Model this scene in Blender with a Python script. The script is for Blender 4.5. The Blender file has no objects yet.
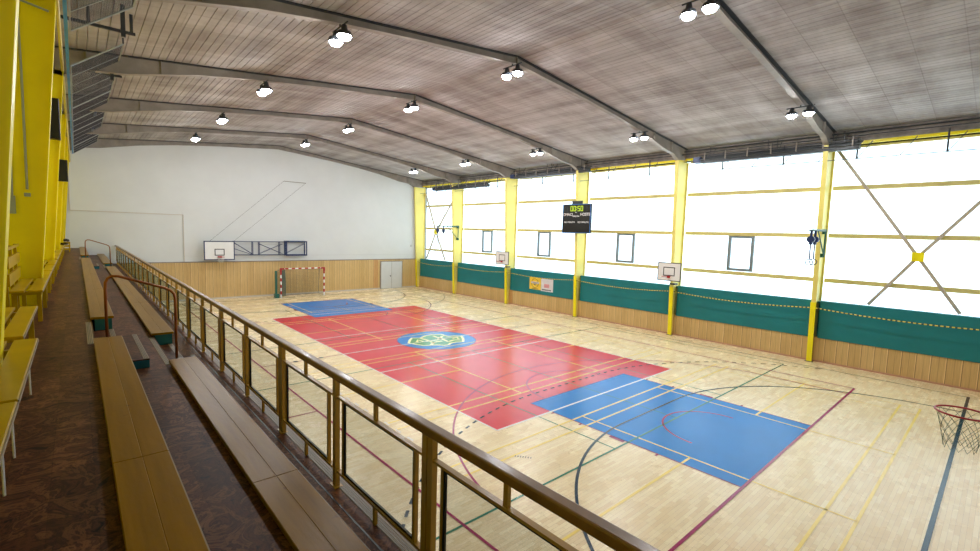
import bpy, math, random
from mathutils import Vector, Matrix
random.seed(7)
S = bpy.context.scene
COL = S.collection

# ------------------------------------------------------------------ camera
cx, cy, cz, yaw, pit, rol, fpx = -12.1912, -17.1536, 4.8879, .7298, .0886, .0298, 463.19
f = Vector((math.sin(yaw)*math.cos(pit), math.cos(yaw)*math.cos(pit), -math.sin(pit)))
r0 = Vector((math.cos(yaw), -math.sin(yaw), 0)); u0 = r0.cross(f)
rt = r0*math.cos(rol)+u0*math.sin(rol); up = u0*math.cos(rol)-r0*math.sin(rol)
cd = bpy.data.cameras.new('camera'); cam = bpy.data.objects.new('camera', cd); COL.objects.link(cam)
cd.sensor_width = 36; cd.lens = fpx*36/980; cd.clip_start = .05; cd.clip_end = 200
M = Matrix((rt, up, -f)).transposed().to_4x4(); M.translation = Vector((cx, cy, cz))
cam.matrix_world = M
S.camera = cam

# ------------------------------------------------------------------ world and exposure
w = bpy.data.worlds.new('sky'); S.world = w; w.use_nodes = True
w.node_tree.nodes['Background'].inputs[0].default_value = (.55, .7, .9, 1)
w.node_tree.nodes['Background'].inputs[1].default_value = .5
GLAZE = 2.1      # daylight through the translucent window wall
LAMP = 320.0      # floodlight lens radiance
vs = S.view_settings
vs.view_transform = 'Standard'; vs.look = 'None'; vs.exposure = 0.12; vs.gamma = 1; vs.use_curve_mapping = False
S.cycles.use_denoising = True
S.cycles.sample_clamp_indirect = 6
S.cycles.max_bounces = 10; S.cycles.diffuse_bounces = 6; S.cycles.transparent_max_bounces = 24

# ------------------------------------------------------------------ materials
def lin(c):
    c = c/255
    return c/12.92 if c <= .04045 else ((c+.055)/1.055)**2.4
def rgb(r, g, b): return (lin(r), lin(g), lin(b), 1)
def N(nt, t, **k):
    n = nt.nodes.new(t)
    for a, v in k.items(): setattr(n, a, v)
    return n
def newmat(name):
    m = bpy.data.materials.new(name); m.use_nodes = True
    nt = m.node_tree; b = nt.nodes['Principled BSDF']
    return m, nt, b
def coords(nt, scale=(1,1,1), rot=(0,0,0)):
    t = N(nt, 'ShaderNodeTexCoord'); mp = N(nt, 'ShaderNodeMapping')
    mp.inputs['Scale'].default_value = scale; mp.inputs['Rotation'].default_value = rot
    nt.links.new(t.outputs['Object'], mp.inputs[0]); return mp.outputs[0]
def mix(nt, fac, a, b, mode='MIX'):
    n = N(nt, 'ShaderNodeMix', data_type='RGBA', blend_type=mode)
    for i, v in ((0, fac), (6, a), (7, b)):
        if hasattr(v, 'is_output'): nt.links.new(v, n.inputs[i])
        else: n.inputs[i].default_value = v
    return n.outputs[2]
def noise(nt, vec, scale, detail=4, rough=.55):
    n = N(nt, 'ShaderNodeTexNoise'); n.inputs['Scale'].default_value = scale
    n.inputs['Detail'].default_value = detail; n.inputs['Roughness'].default_value = rough
    nt.links.new(vec, n.inputs['Vector']); return n.outputs['Fac']
def ramp(nt, fac, stops):
    n = N(nt, 'ShaderNodeValToRGB'); e = n.color_ramp.elements
    while len(e) < len(stops): e.new(.5)
    for i, (p, c) in enumerate(stops): e[i].position = p; e[i].color = c
    nt.links.new(fac, n.inputs[0]); return n.outputs[0]
def paint(name, c, rough=.5, var=.12, scale=3, metal=0, coat=0, spec=.5):
    m, nt, b = newmat(name)
    v = coords(nt); k = noise(nt, v, scale)
    dark = tuple(x*(1-var*2) for x in c[:3])+(1,)
    lite = tuple(min(1, x*(1+var)) for x in c[:3])+(1,)
    nt.links.new(ramp(nt, k, [(.25, dark), (.7, lite)]), b.inputs['Base Color'])
    b.inputs['Roughness'].default_value = rough; b.inputs['Metallic'].default_value = metal
    b.inputs['Coat Weight'].default_value = coat; b.inputs['Coat Roughness'].default_value = .15
    b.inputs['Specular IOR Level'].default_value = spec
    return m
def emis(name, c, s):
    m, nt, b = newmat(name)
    b.inputs['Base Color'].default_value = (0, 0, 0, 1)
    b.inputs['Emission Color'].default_value = c; b.inputs['Emission Strength'].default_value = s
    return m

def parquet():
    m, nt, b = newmat('maple_parquet')
    v = coords(nt)
    br = N(nt, 'ShaderNodeTexBrick'); br.offset = .37; br.squash = 1
    for k, x in (('Scale', 1), ('Mortar Size', .0016), ('Mortar Smooth', .3), ('Bias', 0), ('Brick Width', .48), ('Row Height', .072)):
        br.inputs[k].default_value = x
    br.inputs['Color1'].default_value = rgb(250, 232, 190); br.inputs['Color2'].default_value = rgb(230, 201, 152)
    br.inputs['Mortar'].default_value = rgb(158, 118, 76)
    nt.links.new(v, br.inputs['Vector'])
    big = noise(nt, v, .35, 3)
    c = mix(nt, .25, br.outputs['Color'], ramp(nt, big, [(.3, rgb(236, 214, 170)), (.7, rgb(248, 234, 200))]))
    g = noise(nt, coords(nt, (3, 40, 1)), 2, 3)
    c = mix(nt, .05, c, ramp(nt, g, [(.35, rgb(190, 152, 105)), (.6, rgb(245, 228, 196))]))
    nt.links.new(c, b.inputs['Base Color'])
    rr = noise(nt, v, 1.3, 5)
    mr = N(nt, 'ShaderNodeMapRange'); mr.inputs[3].default_value = .22; mr.inputs[4].default_value = .32
    nt.links.new(rr, mr.inputs[0]); nt.links.new(mr.outputs[0], b.inputs['Roughness'])
    b.inputs['Specular IOR Level'].default_value = .45
    return m
def courtpaint(name, c, var=.06, spec=.36):
    m, nt, b = newmat(name)
    v = coords(nt); k = noise(nt, v, .9, 5)
    d = tuple(x*(1-var) for x in c[:3])+(1,); l = tuple(min(1, x*(1+var)) for x in c[:3])+(1,)
    nt.links.new(ramp(nt, k, [(.3, d), (.7, l)]), b.inputs['Base Color'])
    b.inputs['Roughness'].default_value = .24
    b.inputs['Specular IOR Level'].default_value = spec
    return m
def vinyl():
    m, nt, b = newmat('burl_vinyl')
    v = coords(nt)
    n1 = N(nt, 'ShaderNodeTexNoise'); n1.inputs['Scale'].default_value = 4.4; n1.inputs['Detail'].default_value = 8
    n1.inputs['Roughness'].default_value = .62; n1.inputs['Distortion'].default_value = 2.2
    nt.links.new(v, n1.inputs['Vector'])
    c = ramp(nt, n1.outputs['Fac'], [(.34, rgb(34, 16, 8)), (.43, rgb(104, 62, 38)), (.49, rgb(62, 34, 20)), (.56, rgb(132, 86, 54)), (.62, rgb(78, 46, 29)), (.72, rgb(112, 72, 47))])
    br = N(nt, 'ShaderNodeTexBrick'); br.offset = .5
    for k, x in (('Scale', 1), ('Mortar Size', .0012), ('Brick Width', .9), ('Row Height', .19), ('Bias', .0)):
        br.inputs[k].default_value = x
    br.inputs['Color1'].default_value = (.45, .42, .4, 1); br.inputs['Color2'].default_value = (1, 1, 1, 1)
    br.inputs['Mortar'].default_value = (.35, .33, .32, 1)
    nt.links.new(coords(nt, rot=(0, 0, math.pi/2)), br.inputs['Vector'])
    nt.links.new(mix(nt, .8, c, br.outputs['Color'], 'MULTIPLY'), b.inputs['Base Color'])
    b.inputs['Roughness'].default_value = .45; b.inputs['Specular IOR Level'].default_value = .1
    return m
def woodpanel(name, axis, pitch):
    m, nt, b = newmat(name)
    t = N(nt, 'ShaderNodeTexCoord'); sp = N(nt, 'ShaderNodeSeparateXYZ'); nt.links.new(t.outputs['Object'], sp.inputs[0])
    a = sp.outputs['X' if axis == 'x' else 'Y']
    d = N(nt, 'ShaderNodeMath', operation='DIVIDE'); nt.links.new(a, d.inputs[0]); d.inputs[1].default_value = pitch
    fl = N(nt, 'ShaderNodeMath', operation='FLOOR'); nt.links.new(d.outputs[0], fl.inputs[0])
    wn = N(nt, 'ShaderNodeTexWhiteNoise', noise_dimensions='1D'); nt.links.new(fl.outputs[0], wn.inputs['W'])
    fr = N(nt, 'ShaderNodeMath', operation='FRACT'); nt.links.new(d.outputs[0], fr.inputs[0])
    base = ramp(nt, wn.outputs['Value'], [(0, rgb(206, 172, 114)), (.5, rgb(228, 196, 138)), (.93, rgb(214, 180, 122)), (.97, rgb(210, 150, 100))])
    g = noise(nt, coords(nt, (14, 14, .6)), 3, 4)
    base = mix(nt, .45, base, ramp(nt, g, [(.3, rgb(150, 114, 64)), (.7, rgb(206, 172, 112))]))
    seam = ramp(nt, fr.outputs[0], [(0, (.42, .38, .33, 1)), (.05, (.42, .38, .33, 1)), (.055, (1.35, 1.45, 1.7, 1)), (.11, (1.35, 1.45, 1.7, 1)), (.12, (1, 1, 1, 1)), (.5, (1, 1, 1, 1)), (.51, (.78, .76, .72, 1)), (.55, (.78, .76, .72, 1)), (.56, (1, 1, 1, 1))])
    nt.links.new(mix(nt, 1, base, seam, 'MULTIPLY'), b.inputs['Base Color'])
    b.inputs['Roughness'].default_value = .38
    return m
def deckmat():
    m, nt, b = newmat('ribbed_roof_deck')
    v = coords(nt)
    a = noise(nt, coords(nt, (.25, .9, 1)), 1.1, 5, .6); c1 = ramp(nt, a, [(.38, rgb(138, 128, 126)), (.62, rgb(194, 192, 194))])
    a2 = noise(nt, coords(nt, (1.6, .18, 1)), 1.0, 4, .6); c2 = ramp(nt, a2, [(.35, rgb(150, 144, 142)), (.6, rgb(206, 204, 206))])
    c = mix(nt, .5, c1, c2)
    br = N(nt, 'ShaderNodeTexBrick'); br.offset = .3
    for k, x in (('Scale', 1), ('Mortar Size', .02), ('Mortar Smooth', 1), ('Brick Width', 3.05), ('Row Height', 1.0)): br.inputs[k].default_value = x
    br.inputs['Color1'].default_value = (1, 1, 1, 1); br.inputs['Color2'].default_value = (.8, .78, .77, 1); br.inputs['Mortar'].default_value = (.6, .57, .55, 1)
    nt.links.new(v, br.inputs['Vector'])
    nt.links.new(mix(nt, .7, c, br.outputs['Color'], 'MULTIPLY'), b.inputs['Base Color'])
    b.inputs['Roughness'].default_value = .75; b.inputs['Specular IOR Level'].default_value = .2
    return m
def glazing():
    m, nt, b = newmat('translucent_polycarbonate')
    b.inputs['Base Color'].default_value = rgb(225, 232, 235); b.inputs['Roughness'].default_value = .35
    t = N(nt, 'ShaderNodeTexCoord'); sp = N(nt, 'ShaderNodeSeparateXYZ'); nt.links.new(t.outputs['Object'], sp.inputs[0])
    d = N(nt, 'ShaderNodeMath', operation='DIVIDE'); nt.links.new(sp.outputs['Y'], d.inputs[0]); d.inputs[1].default_value = .5
    fr = N(nt, 'ShaderNodeMath', operation='FRACT'); nt.links.new(d.outputs[0], fr.inputs[0])
    seam = ramp(nt, fr.outputs[0], [(0, (.55, .76, .95, 1)), (.03, (.64, .84, 1, 1)), (1, (.64, .84, 1, 1))])
    nt.links.new(seam, b.inputs['Emission Color']); b.inputs['Emission Strength'].default_value = GLAZE
    return m
def tinted():
    m, nt, b = newmat('green_tinted_glass')
    nt.nodes.remove(b); out = nt.nodes['Material Output']
    tr = N(nt, 'ShaderNodeBsdfTransparent'); gl = N(nt, 'ShaderNodeBsdfGlossy'); gl.inputs['Roughness'].default_value = .03
    lw = N(nt, 'ShaderNodeLayerWeight'); lw.inputs['Blend'].default_value = .35
    tint = ramp(nt, lw.outputs['Facing'], [(.0, (.99, .99, .985, 1)), (.7, (.96, .975, .95, 1)), (.9, (.72, .86, .84, 1)), (1, (.25, .52, .52, 1))])
    nt.links.new(tint, tr.inputs[0])
    fn = N(nt, 'ShaderNodeFresnel'); fn.inputs[0].default_value = 1.45
    h = N(nt, 'ShaderNodeMath', operation='MULTIPLY'); h.inputs[1].default_value = .3; nt.links.new(fn.outputs[0], h.inputs[0])
    mx = N(nt, 'ShaderNodeMixShader'); nt.links.new(h.outputs[0], mx.inputs[0]); nt.links.new(tr.outputs[0], mx.inputs[1]); nt.links.new(gl.outputs[0], mx.inputs[2])
    nt.links.new(mx.outputs[0], out.inputs[0]); return m
def benchwood():
    m, nt, b = newmat('varnished_bench_wood')
    v = coords(nt, (9, .5, 9)); k = noise(nt, v, 2, 5)
    c = ramp(nt, k, [(.3, rgb(124, 90, 4)), (.7, rgb(142, 104, 9))])
    s = noise(nt, coords(nt), 7, 3); c = mix(nt, ramp(nt, s, [(.68, (0, 0, 0, 1)), (.75, (.6, .6, .6, 1))]), c, rgb(96, 66, 22))
    nt.links.new(c, b.inputs['Base Color']); b.inputs['Roughness'].default_value = .3; b.inputs['Specular IOR Level'].default_value = .07
    bp = N(nt, 'ShaderNodeBump'); bp.inputs['Strength'].default_value = .15; bp.inputs['Distance'].default_value = .01
    nt.links.new(noise(nt, coords(nt, (10, 3, 10)), 2, 4), bp.inputs['Height']); nt.links.new(bp.outputs[0], b.inputs['Normal'])
    return m

MT = dict(
    parquet=parquet(), red=courtpaint('red_court_paint', rgb(208, 34, 56)), blue=courtpaint('blue_court_paint', rgb(0, 122, 200), spec=.16),
    l_white=courtpaint('white_line', rgb(240, 236, 232)), l_yellow=courtpaint('yellow_line', rgb(250, 220, 122)),
    l_green=courtpaint('green_line', rgb(30, 120, 92)), l_mag=courtpaint('magenta_line', rgb(156, 22, 84)),
    l_black=courtpaint('black_line', rgb(6, 44, 64)), logo_g=courtpaint('logo_green', rgb(46, 140, 96)), logo_c=courtpaint('logo_cream', rgb(246, 240, 184)),
    vinyl=vinyl(), wood_x=woodpanel('ash_panelling_end_wall', 'x', .42), wood_y=woodpanel('ash_panelling_long_wall', 'y', .4),
    deck=deckmat(), glaze=glazing(), glass=tinted(), bench=benchwood(),
    plaster=paint('white_plaster', rgb(214, 217, 218), .8, .02, .8), yellow=paint('yellow_enamel', rgb(248, 232, 8), .35, .05, 1.5),
    girt=paint('pale_yellow_enamel', rgb(214, 200, 128), .45, .06), teal=paint('teal_vinyl_padding', rgb(0, 118, 126), .5, .05, 1),
    tealdark=paint('teal_board_paint', rgb(8, 92, 100), .5, .08), backlit_yellow=paint('backlit_yellow_enamel', rgb(240, 224, 122), .4, .04, 1.5), brace=paint('brown_grey_steel', rgb(190, 178, 158), .5, .08), steel=paint('grey_painted_steel', rgb(146, 137, 128), .5, .14, 2),  # window-side column yellow is paler: backlight from the glazing painted into its colour
    darksteel=paint('dark_grey_steel', rgb(48, 52, 57), .45, .1), concrete=paint('stained_concrete', rgb(142, 135, 132), .8, .25, 2.5),
    black=paint('black_plastic', rgb(12, 12, 14), .4, .1), ochre=paint('ochre_railing_enamel', rgb(164, 124, 30), .35, .08, 2, coat=.3),
    railcap=paint('brown_wood_handrail', rgb(128, 92, 46), .38, .15, 5, coat=.15), brass=paint('worn_brown_tube', rgb(146, 84, 40), .3, .1, 5, metal=.4),
    ywood=paint('yellow_brown_bench_wood', rgb(176, 144, 8), .3, .1, 2, spec=.25), white=paint('white_enamel', rgb(232, 232, 232), .45, .02),
    navy=paint('navy_blue_steel', rgb(20, 42, 92), .4, .08), bluep=paint('light_blue_steel', rgb(70, 150, 245), .45, .1),
    bluegrey=paint('blue_grey_wire', rgb(160, 168, 166), .5, .05), redp=paint('red_enamel', rgb(170, 20, 34), .4, .05),
    greenm=paint('green_steel', rgb(26, 96, 84), .4, .06), net=paint('white_cord', rgb(205, 203, 192), .8, .05), dnet=paint('grey_green_cord', rgb(104, 114, 98), .8, .05),
    nose=paint('grooved_aluminium_nosing', rgb(142, 128, 108), .5, .06, 4), winframe=paint('grey_window_frame', rgb(124, 136, 140), .5, .06),
    posterY=paint('yellow_poster', rgb(244, 206, 66), .5, .03), posterW=paint('white_poster', rgb(222, 220, 228), .5, .03),
    pink=paint('pink_ink', rgb(226, 160, 168), .6, .03), ink=paint('dark_ink', rgb(36, 34, 40), .6, .03),
    door=paint('pale_grey_door', rgb(206, 208, 210), .45, .02), skirting=paint('pale_skirting', rgb(200, 192, 182), .5, .05),
    redwood=paint('reddish_wood_skirting', rgb(190, 142, 116), .45, .08, 3),
    lens=emis('floodlight_lens', (.96, .98, 1, 1), LAMP), digits=emis('yellow_green_digits', (.7, .95, .03, 1), .95), led=paint('white_lettering', rgb(250, 250, 250), .5, .0),
)

# ------------------------------------------------------------------ mesh helpers
class MB:
    def __init__(s): s.v = []; s.f = []
    def add(s, vs_, fs):
        o = len(s.v); s.v += [tuple(p) for p in vs_]; s.f += [tuple(i+o for i in q) for q in fs]; return s
    def box(s, x0, x1, y0, y1, z0, z1):
        if x0 > x1: x0, x1 = x1, x0
        if y0 > y1: y0, y1 = y1, y0
        return s.add([(x0,y0,z0),(x1,y0,z0),(x1,y1,z0),(x0,y1,z0),(x0,y0,z1),(x1,y0,z1),(x1,y1,z1),(x0,y1,z1)],
                     [(3,2,1,0),(4,5,6,7),(0,1,5,4),(1,2,6,5),(2,3,7,6),(3,0,4,7)])
    def prism(s, poly, axis, a, b):
        n = len(poly)
        def P(p, t): return {'y': (p[0], t, p[1]), 'x': (t, p[0], p[1]), 'z': (p[0], p[1], t)}[axis]
        vs_ = [P(p, a) for p in poly]+[P(p, b) for p in poly]
        return s.add(vs_, [tuple(range(n)), tuple(range(2*n-1, n-1, -1))]+[(i, i+n, (i+1) % n+n, (i+1) % n) for i in range(n)])
    def tube(s, pts, r, n=8, closed=False):
        P = [Vector(p) for p in pts]; m = len(P); rings = []
        prev = None
        for i in range(m):
            if closed: t = (P[(i+1) % m]-P[i-1]).normalized()
            else: t = (P[min(i+1, m-1)]-P[max(i-1, 0)]).normalized()
            a = prev if prev else (Vector((0, 0, 1)) if abs(t.z) < .9 else Vector((1, 0, 0)))
            a = (a-t*a.dot(t)).normalized(); prev = a; b = t.cross(a)
            rings.append([P[i]+(a*math.cos(2*math.pi*k/n+math.pi/n)+b*math.sin(2*math.pi*k/n+math.pi/n))*r for k in range(n)])
        vs_ = [p for g in rings for p in g]; fs = []
        for i in range(m if closed else m-1):
            j = (i+1) % m
            for k in range(n): fs.append((i*n+k, i*n+(k+1) % n, j*n+(k+1) % n, j*n+k))
        if not closed: fs += [tuple(range(n-1, -1, -1)), tuple((m-1)*n+k for k in range(n))]
        return s.add(vs_, fs)
    def disc(s, c, r, axis='z', n=32, h=None, r2=None):
        r2 = r if r2 is None else r2
        def P(k, rr, d):
            a = 2*math.pi*k/n; u, v = rr*math.cos(a), rr*math.sin(a)
            return {'z': (c[0]+u, c[1]+v, c[2]+d), 'x': (c[0]+d, c[1]+u, c[2]+v), 'y': (c[0]+u, c[1]+d, c[2]+v)}[axis]
        if h is None: return s.add([P(k, r, 0) for k in range(n)], [tuple(range(n))])
        vs_ = [P(k, r, 0) for k in range(n)]+[P(k, r2, h) for k in range(n)]
        return s.add(vs_, [tuple(range(n-1, -1, -1)), tuple(range(n, 2*n))]+[(k, (k+1) % n, (k+1) % n+n, k+n) for k in range(n)])
    def strip(s, pts, wd, z, closed=False):
        """flat painted line of width wd along pts (x, y)"""
        P = [Vector(p) for p in pts]; m = len(P); L = []; R = []
        for i in range(m):
            if closed: t = (P[(i+1) % m]-P[i-1]).normalized()
            else: t = (P[min(i+1, m-1)]-P[max(i-1, 0)]).normalized()
            nn = Vector((-t.y, t.x))*wd/2
            L.append((P[i]+nn).to_tuple()+(z,)); R.append((P[i]-nn).to_tuple()+(z,))
        fs = [(m+i, m+(i+1) % m, (i+1) % m, i) for i in range(m if closed else m-1)]
        return s.add(L+R, fs)
    def line(s, x0, y0, x1, y1, z, wd=.05): return s.strip([(x0, y0), (x1, y1)], wd, z)
    def build(s, name, mat, parent=None, smooth=False, bevel=0):
        me = bpy.data.meshes.new(name); me.from_pydata(s.v, [], s.f); me.update()
        me.materials.append(MT[mat] if isinstance(mat, str) else mat)
        if smooth:
            for p in me.polygons: p.use_smooth = len(p.vertices) == 4
        o = bpy.data.objects.new(name, me); COL.objects.link(o)
        if parent:
            o.parent = parent; o.matrix_parent_inverse = Matrix.Translation(-parent.location)
        if bevel:
            md = o.modifiers.new('edge', 'BEVEL'); md.width = bevel; md.segments = 2
        return o
def thing(name, label, cat, loc=(0, 0, 0), group=None):
    o = bpy.data.objects.new(name, None); COL.objects.link(o); o.location = loc; o.empty_display_size = .2
    return tag(o, label, cat, group)
def tag(o, label, cat, group=None):
    o['label'] = label; o['category'] = cat
    if group: o['group'] = group
    return o
def struct(o, label=None):
    o['kind'] = 'structure'
    if label: o['label'] = label
    return o
def arc(c, r, a0, a1, n=48):
    return [(c[0]+r*math.cos(math.radians(a0+(a1-a0)*i/n)), c[1]+r*math.sin(math.radians(a0+(a1-a0)*i/n))) for i in range(n+1)]
def text(name, body, size, mat, parent, loc, rot, align='CENTER'):
    c = bpy.data.curves.new(name, 'FONT'); c.body = body; c.size = size; c.align_x = align; c.align_y = 'CENTER'; c.extrude = .002
    c.materials.append(MT[mat]); tmp = bpy.data.objects.new(name+'_curve', c); COL.objects.link(tmp)
    bpy.context.view_layer.update()
    me = bpy.data.meshes.new_from_object(tmp.evaluated_get(bpy.context.evaluated_depsgraph_get()))
    bpy.data.objects.remove(tmp)
    o = bpy.data.objects.new(name, me); COL.objects.link(o)
    o.parent = parent; o.matrix_parent_inverse = Matrix.Translation(-parent.location); o.location = loc; o.rotation_euler = rot
    return o

YN, YF = -18.3, 18.2          # near and far end walls
XL, XG = -13.75, 11.42        # bleacher wall, glazed wall
XW = 10.72                    # padded dado of the glazed wall
RX, RZ, SL = -1.2, 10.72, .105
FY = [-11.944+6.1207*i for i in range(5)]+[18.02]
def roof(x): return RZ-SL*abs(x-RX)

# ================================================================== SETTING
floor = struct(MB().box(-10.38, XW+.05, YN, YF, -.2, 0).build('floor', 'parquet'), 'light maple parquet sports hall floor with coloured courts')
z1, z2, z3, z4, z5 = .0015, .0025, .0035, .0045, .0055
MB().add([(-4.5,-9,z1),(4.5,-9,z1),(4.5,9,z1),(-4.5,9,z1)], [(0,1,2,3)]).build('red_court_area', 'red', floor)
for s in (-1, 1):
    ya, yb = sorted((8.2*s, 14*s))
    MB().add([(-2.45,ya,z2),(2.45,ya,z2),(2.45,yb,z2),(-2.45,yb,z2)], [(0,1,2,3)]).build('blue_key_area', 'blue', floor)
MB().disc((0, 0, z2), 1.8, n=64).build('blue_centre_disc', 'blue', floor)
# intertwined monogram in the centre disc
blob = [(-1.4,.15),(-1.05,.62),(-.76,.91),(-.44,.69),(0,.95),(.43,1.0),(.82,.79),(.8,.5),(.85,.23),(1.2,.2),(1.38,-.08),(1.1,-.55),(.74,-1.0),(.4,-.88),(.11,-.9),(-.15,-1.1),(-.37,-1.08),(-.6,-.82),(-.89,-.72),(-1.12,-.6),(-1.24,-.31)]
MB().add([(x, y, z3) for x, y in blob], [tuple(reversed(range(len(blob))))]).build('monogram_fill', 'logo_g', floor)
mg = MB().strip(blob, .12, z4, True)
for p in ([(-.46,.62),(-.42,.1),(-.49,-.48)], [(.3,.72),(.27,0),(.2,-.66)], [(-.62,-.01),(.01,-.06),(.35,.2),(.62,.44)], [(-.86,-.74),(-.39,-.34),(.05,-.35)], [(.2,-.62),(.6,-.5),(.85,-.63)], [(-1.0,.1),(-.75,.45),(-.7,.0)], [(.75,-.2),(1.05,-.12),(.95,-.4)]):
    mg.strip(p, .13, z4)
mg.build('monogram_outline', 'logo_c', floor)
# badminton courts (yellow), laid across the hall
yl = MB()
for y0, y1 in ((-15.75, -9.74), (-7.42, -1.32), (1.32, 7.42), (9.74, 15.75)):
    for y in (y0, y0+.46, y1-.46, y1): yl.line(-6.7, y, 6.7, y, z4, .055)
    ym = (y0+y1)/2
    for s in (-1, 1):
        yl.line(s*2.02, y0, s*2.02, y1, z4, .048); yl.line(s*5.94, y0, s*5.94, y1, z4, .03); yl.line(s*6.7, y0, s*6.7, y1, z4, .03)
        yl.line(s*2.02, ym, s*6.7, ym, z4, .055)
yl.build('yellow_badminton_lines', 'l_yellow', floor)
# small volleyball courts across (green)
g = MB()
for y0, y1 in ((-11.43, -2.5), (2.5, 11.43)):
    for y in (y0, y1): g.line(-9.05, y, 9.05, y, z5, .05)
    for x in (-9.05, -3, 0, 3, 9.05): g.line(x, y0, x, y1, z3, .04)
g.build('green_volleyball_lines', 'l_green', floor)
# main volleyball court (white)
wl = MB()
for y in (-9, 9): wl.line(-4.5, y, 4.5, y, z5+.001, .065)
for y in (-3, 0, 3): wl.line(-4.5, y, 4.5, y, z5+.001, .065)
for x in (-4.5, 4.5): wl.line(x, -9, x, 9, z5+.001, .05)
for i in range(8): wl.line(-6.45, -8.2+i*.56, -6.45, -7.95+i*.56, z5, .05)
for i in range(8): wl.line(-6.45, 8.2-i*.56, -6.45, 7.95-i*.56, z5, .05)
wl.build('white_volleyball_lines', 'l_white', floor)
# basketball (magenta)
b = MB()
for s in (-1, 1):
    b.line(s*7.5, -14, s*7.5, 14, z5+.002, .055); b.line(-7.53, s*14, 7.53, s*14, z5+.002, .06)
    b.line(s*2.45, s*8.2, s*2.45, s*14, z5, .03); b.line(-s*2.45, s*8.2, -s*2.45, s*14, z5, .03); b.line(-2.45, s*8.2, 2.45, s*8.2, z5, .03)
    a = math.degrees(math.acos(6.6/6.75))
    b.strip(arc((0, s*12.425), 6.75, -s*a, -s*(180-a), 64), .05, z5)
    yy = s*(12.425-6.75*math.sin(math.radians(a)))
    for q in (-1, 1): b.line(q*6.6, yy, q*6.6, s*14, z5, .05)
    b.strip(arc((0, s*8.2), 1.8, 0, -s*180, 40), .05, z5)
    b.strip(arc((0, s*12.425), 1.25, 0, -s*180, 32), .05, z5)
    for q in (-1, 1):
        for yy in (9.1, 10.05): b.line(q*2.45, s*yy, q*2.57, s*yy, z5, .05)
        b.line(q*2.5, s*10.95, q*2.5, s*11.35, z5, .12); b.line(q*2.45, s*12.2, q*2.57, s*12.2, z5, .05)
    b.line(-8.3, s*5.1, -7.5, s*5.1, z5, .05)
    b.line(s*4.5, 0, s*7.5, 0, z5, .05)
b.strip(arc((0, 0), 1.8, 0, 360, 64)[:-1], .04, z5, True)
b.build('magenta_basketball_lines', 'l_mag', floor)
# handball (black)
h = MB()
for s in (-1, 1):
    Y = s*16.64
    h.line(-9.58, Y, 9.62, Y, z5+.003, .075); h.line(s*9.58, -16.64, s*9.58, 16.64, z5, .05)
    def hb(r):
        pts = arc((1.5, Y), r, 0, -s*90, 40)+arc((-1.5, Y), r, -s*90, -s*180, 40)
        return [p for p in pts if abs(p[0]) < 9.56]
    h.strip(hb(5.93), .06, z5+.001)
    P = hb(8.95); acc = 0; seg = [Vector(P[0])]; on = True
    dense = []
    for i in range(len(P)-1):
        A, B = Vector(P[i]), Vector(P[i+1]); n = max(1, int((B-A).length/.03))
        dense += [A.lerp(B, k/n) for k in range(n)]
    k = 0
    while k+6 < len(dense): h.strip([dense[k], dense[k+3], dense[k+6]], .06, z5+.001); k += 12
h.build('black_handball_lines', 'l_black', floor)
sk = MB()
for x in (-6.32, -5.38, 5.17, 6.06): sk.disc((x, 0, z5+.004), .09, n=20)
sk.build('floor_socket_covers', 'darksteel', floor)
if True:
    mk = MB()
    for k in range(7): mk.line(-5.12+k*.035, -10.26-k*.045, -5.06+k*.035, -10.22-k*.045, z5, .02)
    mk.build('floor_scribble', 'ink', floor)

# walls
def farmb(z0, z1_, y0, y1):
    m = MB()
    return m
wf = MB().prism([(XL-.2, 2.5), (XG+.3, 2.5), (XG+.3, roof(XG+.3)), (RX, RZ), (XL-.2, roof(XL-.2))], 'y', YF, YF+.3)
struct(wf.build('wall_back', 'plaster'), 'white plaster end wall above the wood panelling')
struct(MB().box(XL, 10.72, YF-.03, YF+.3, 0, 2.5).build('wall_back_panelling', 'wood_x'), 'light wood panelling at the foot of the far end wall')
struct(MB().box(-10.3, 10.6, YF-.07, YF-.03, 0, .1).build('baseboard_back', 'skirting'))
struct(MB().box(-10.3, 10.6, YF-.06, YF-.03, 2.48, 2.54).build('trim_1', 'steel'))
wn = MB().prism([(XL-.2, 2.5), (XG+.3, 2.5), (XG+.3, roof(XG+.3)), (RX, RZ), (XL-.2, roof(XL-.2))], 'y', YN-.3, YN)
struct(wn.build('wall_front', 'plaster')); struct(MB().box(XL, 10.72, YN-.3, YN+.03, 0, 2.5).build('wall_front_panelling', 'wood_x'))
struct(MB().box(XL-.2, XL, YN, YF, 0, 9.6).build('wall_left', 'yellow'), 'bright yellow wall along the spectator stand')
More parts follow.
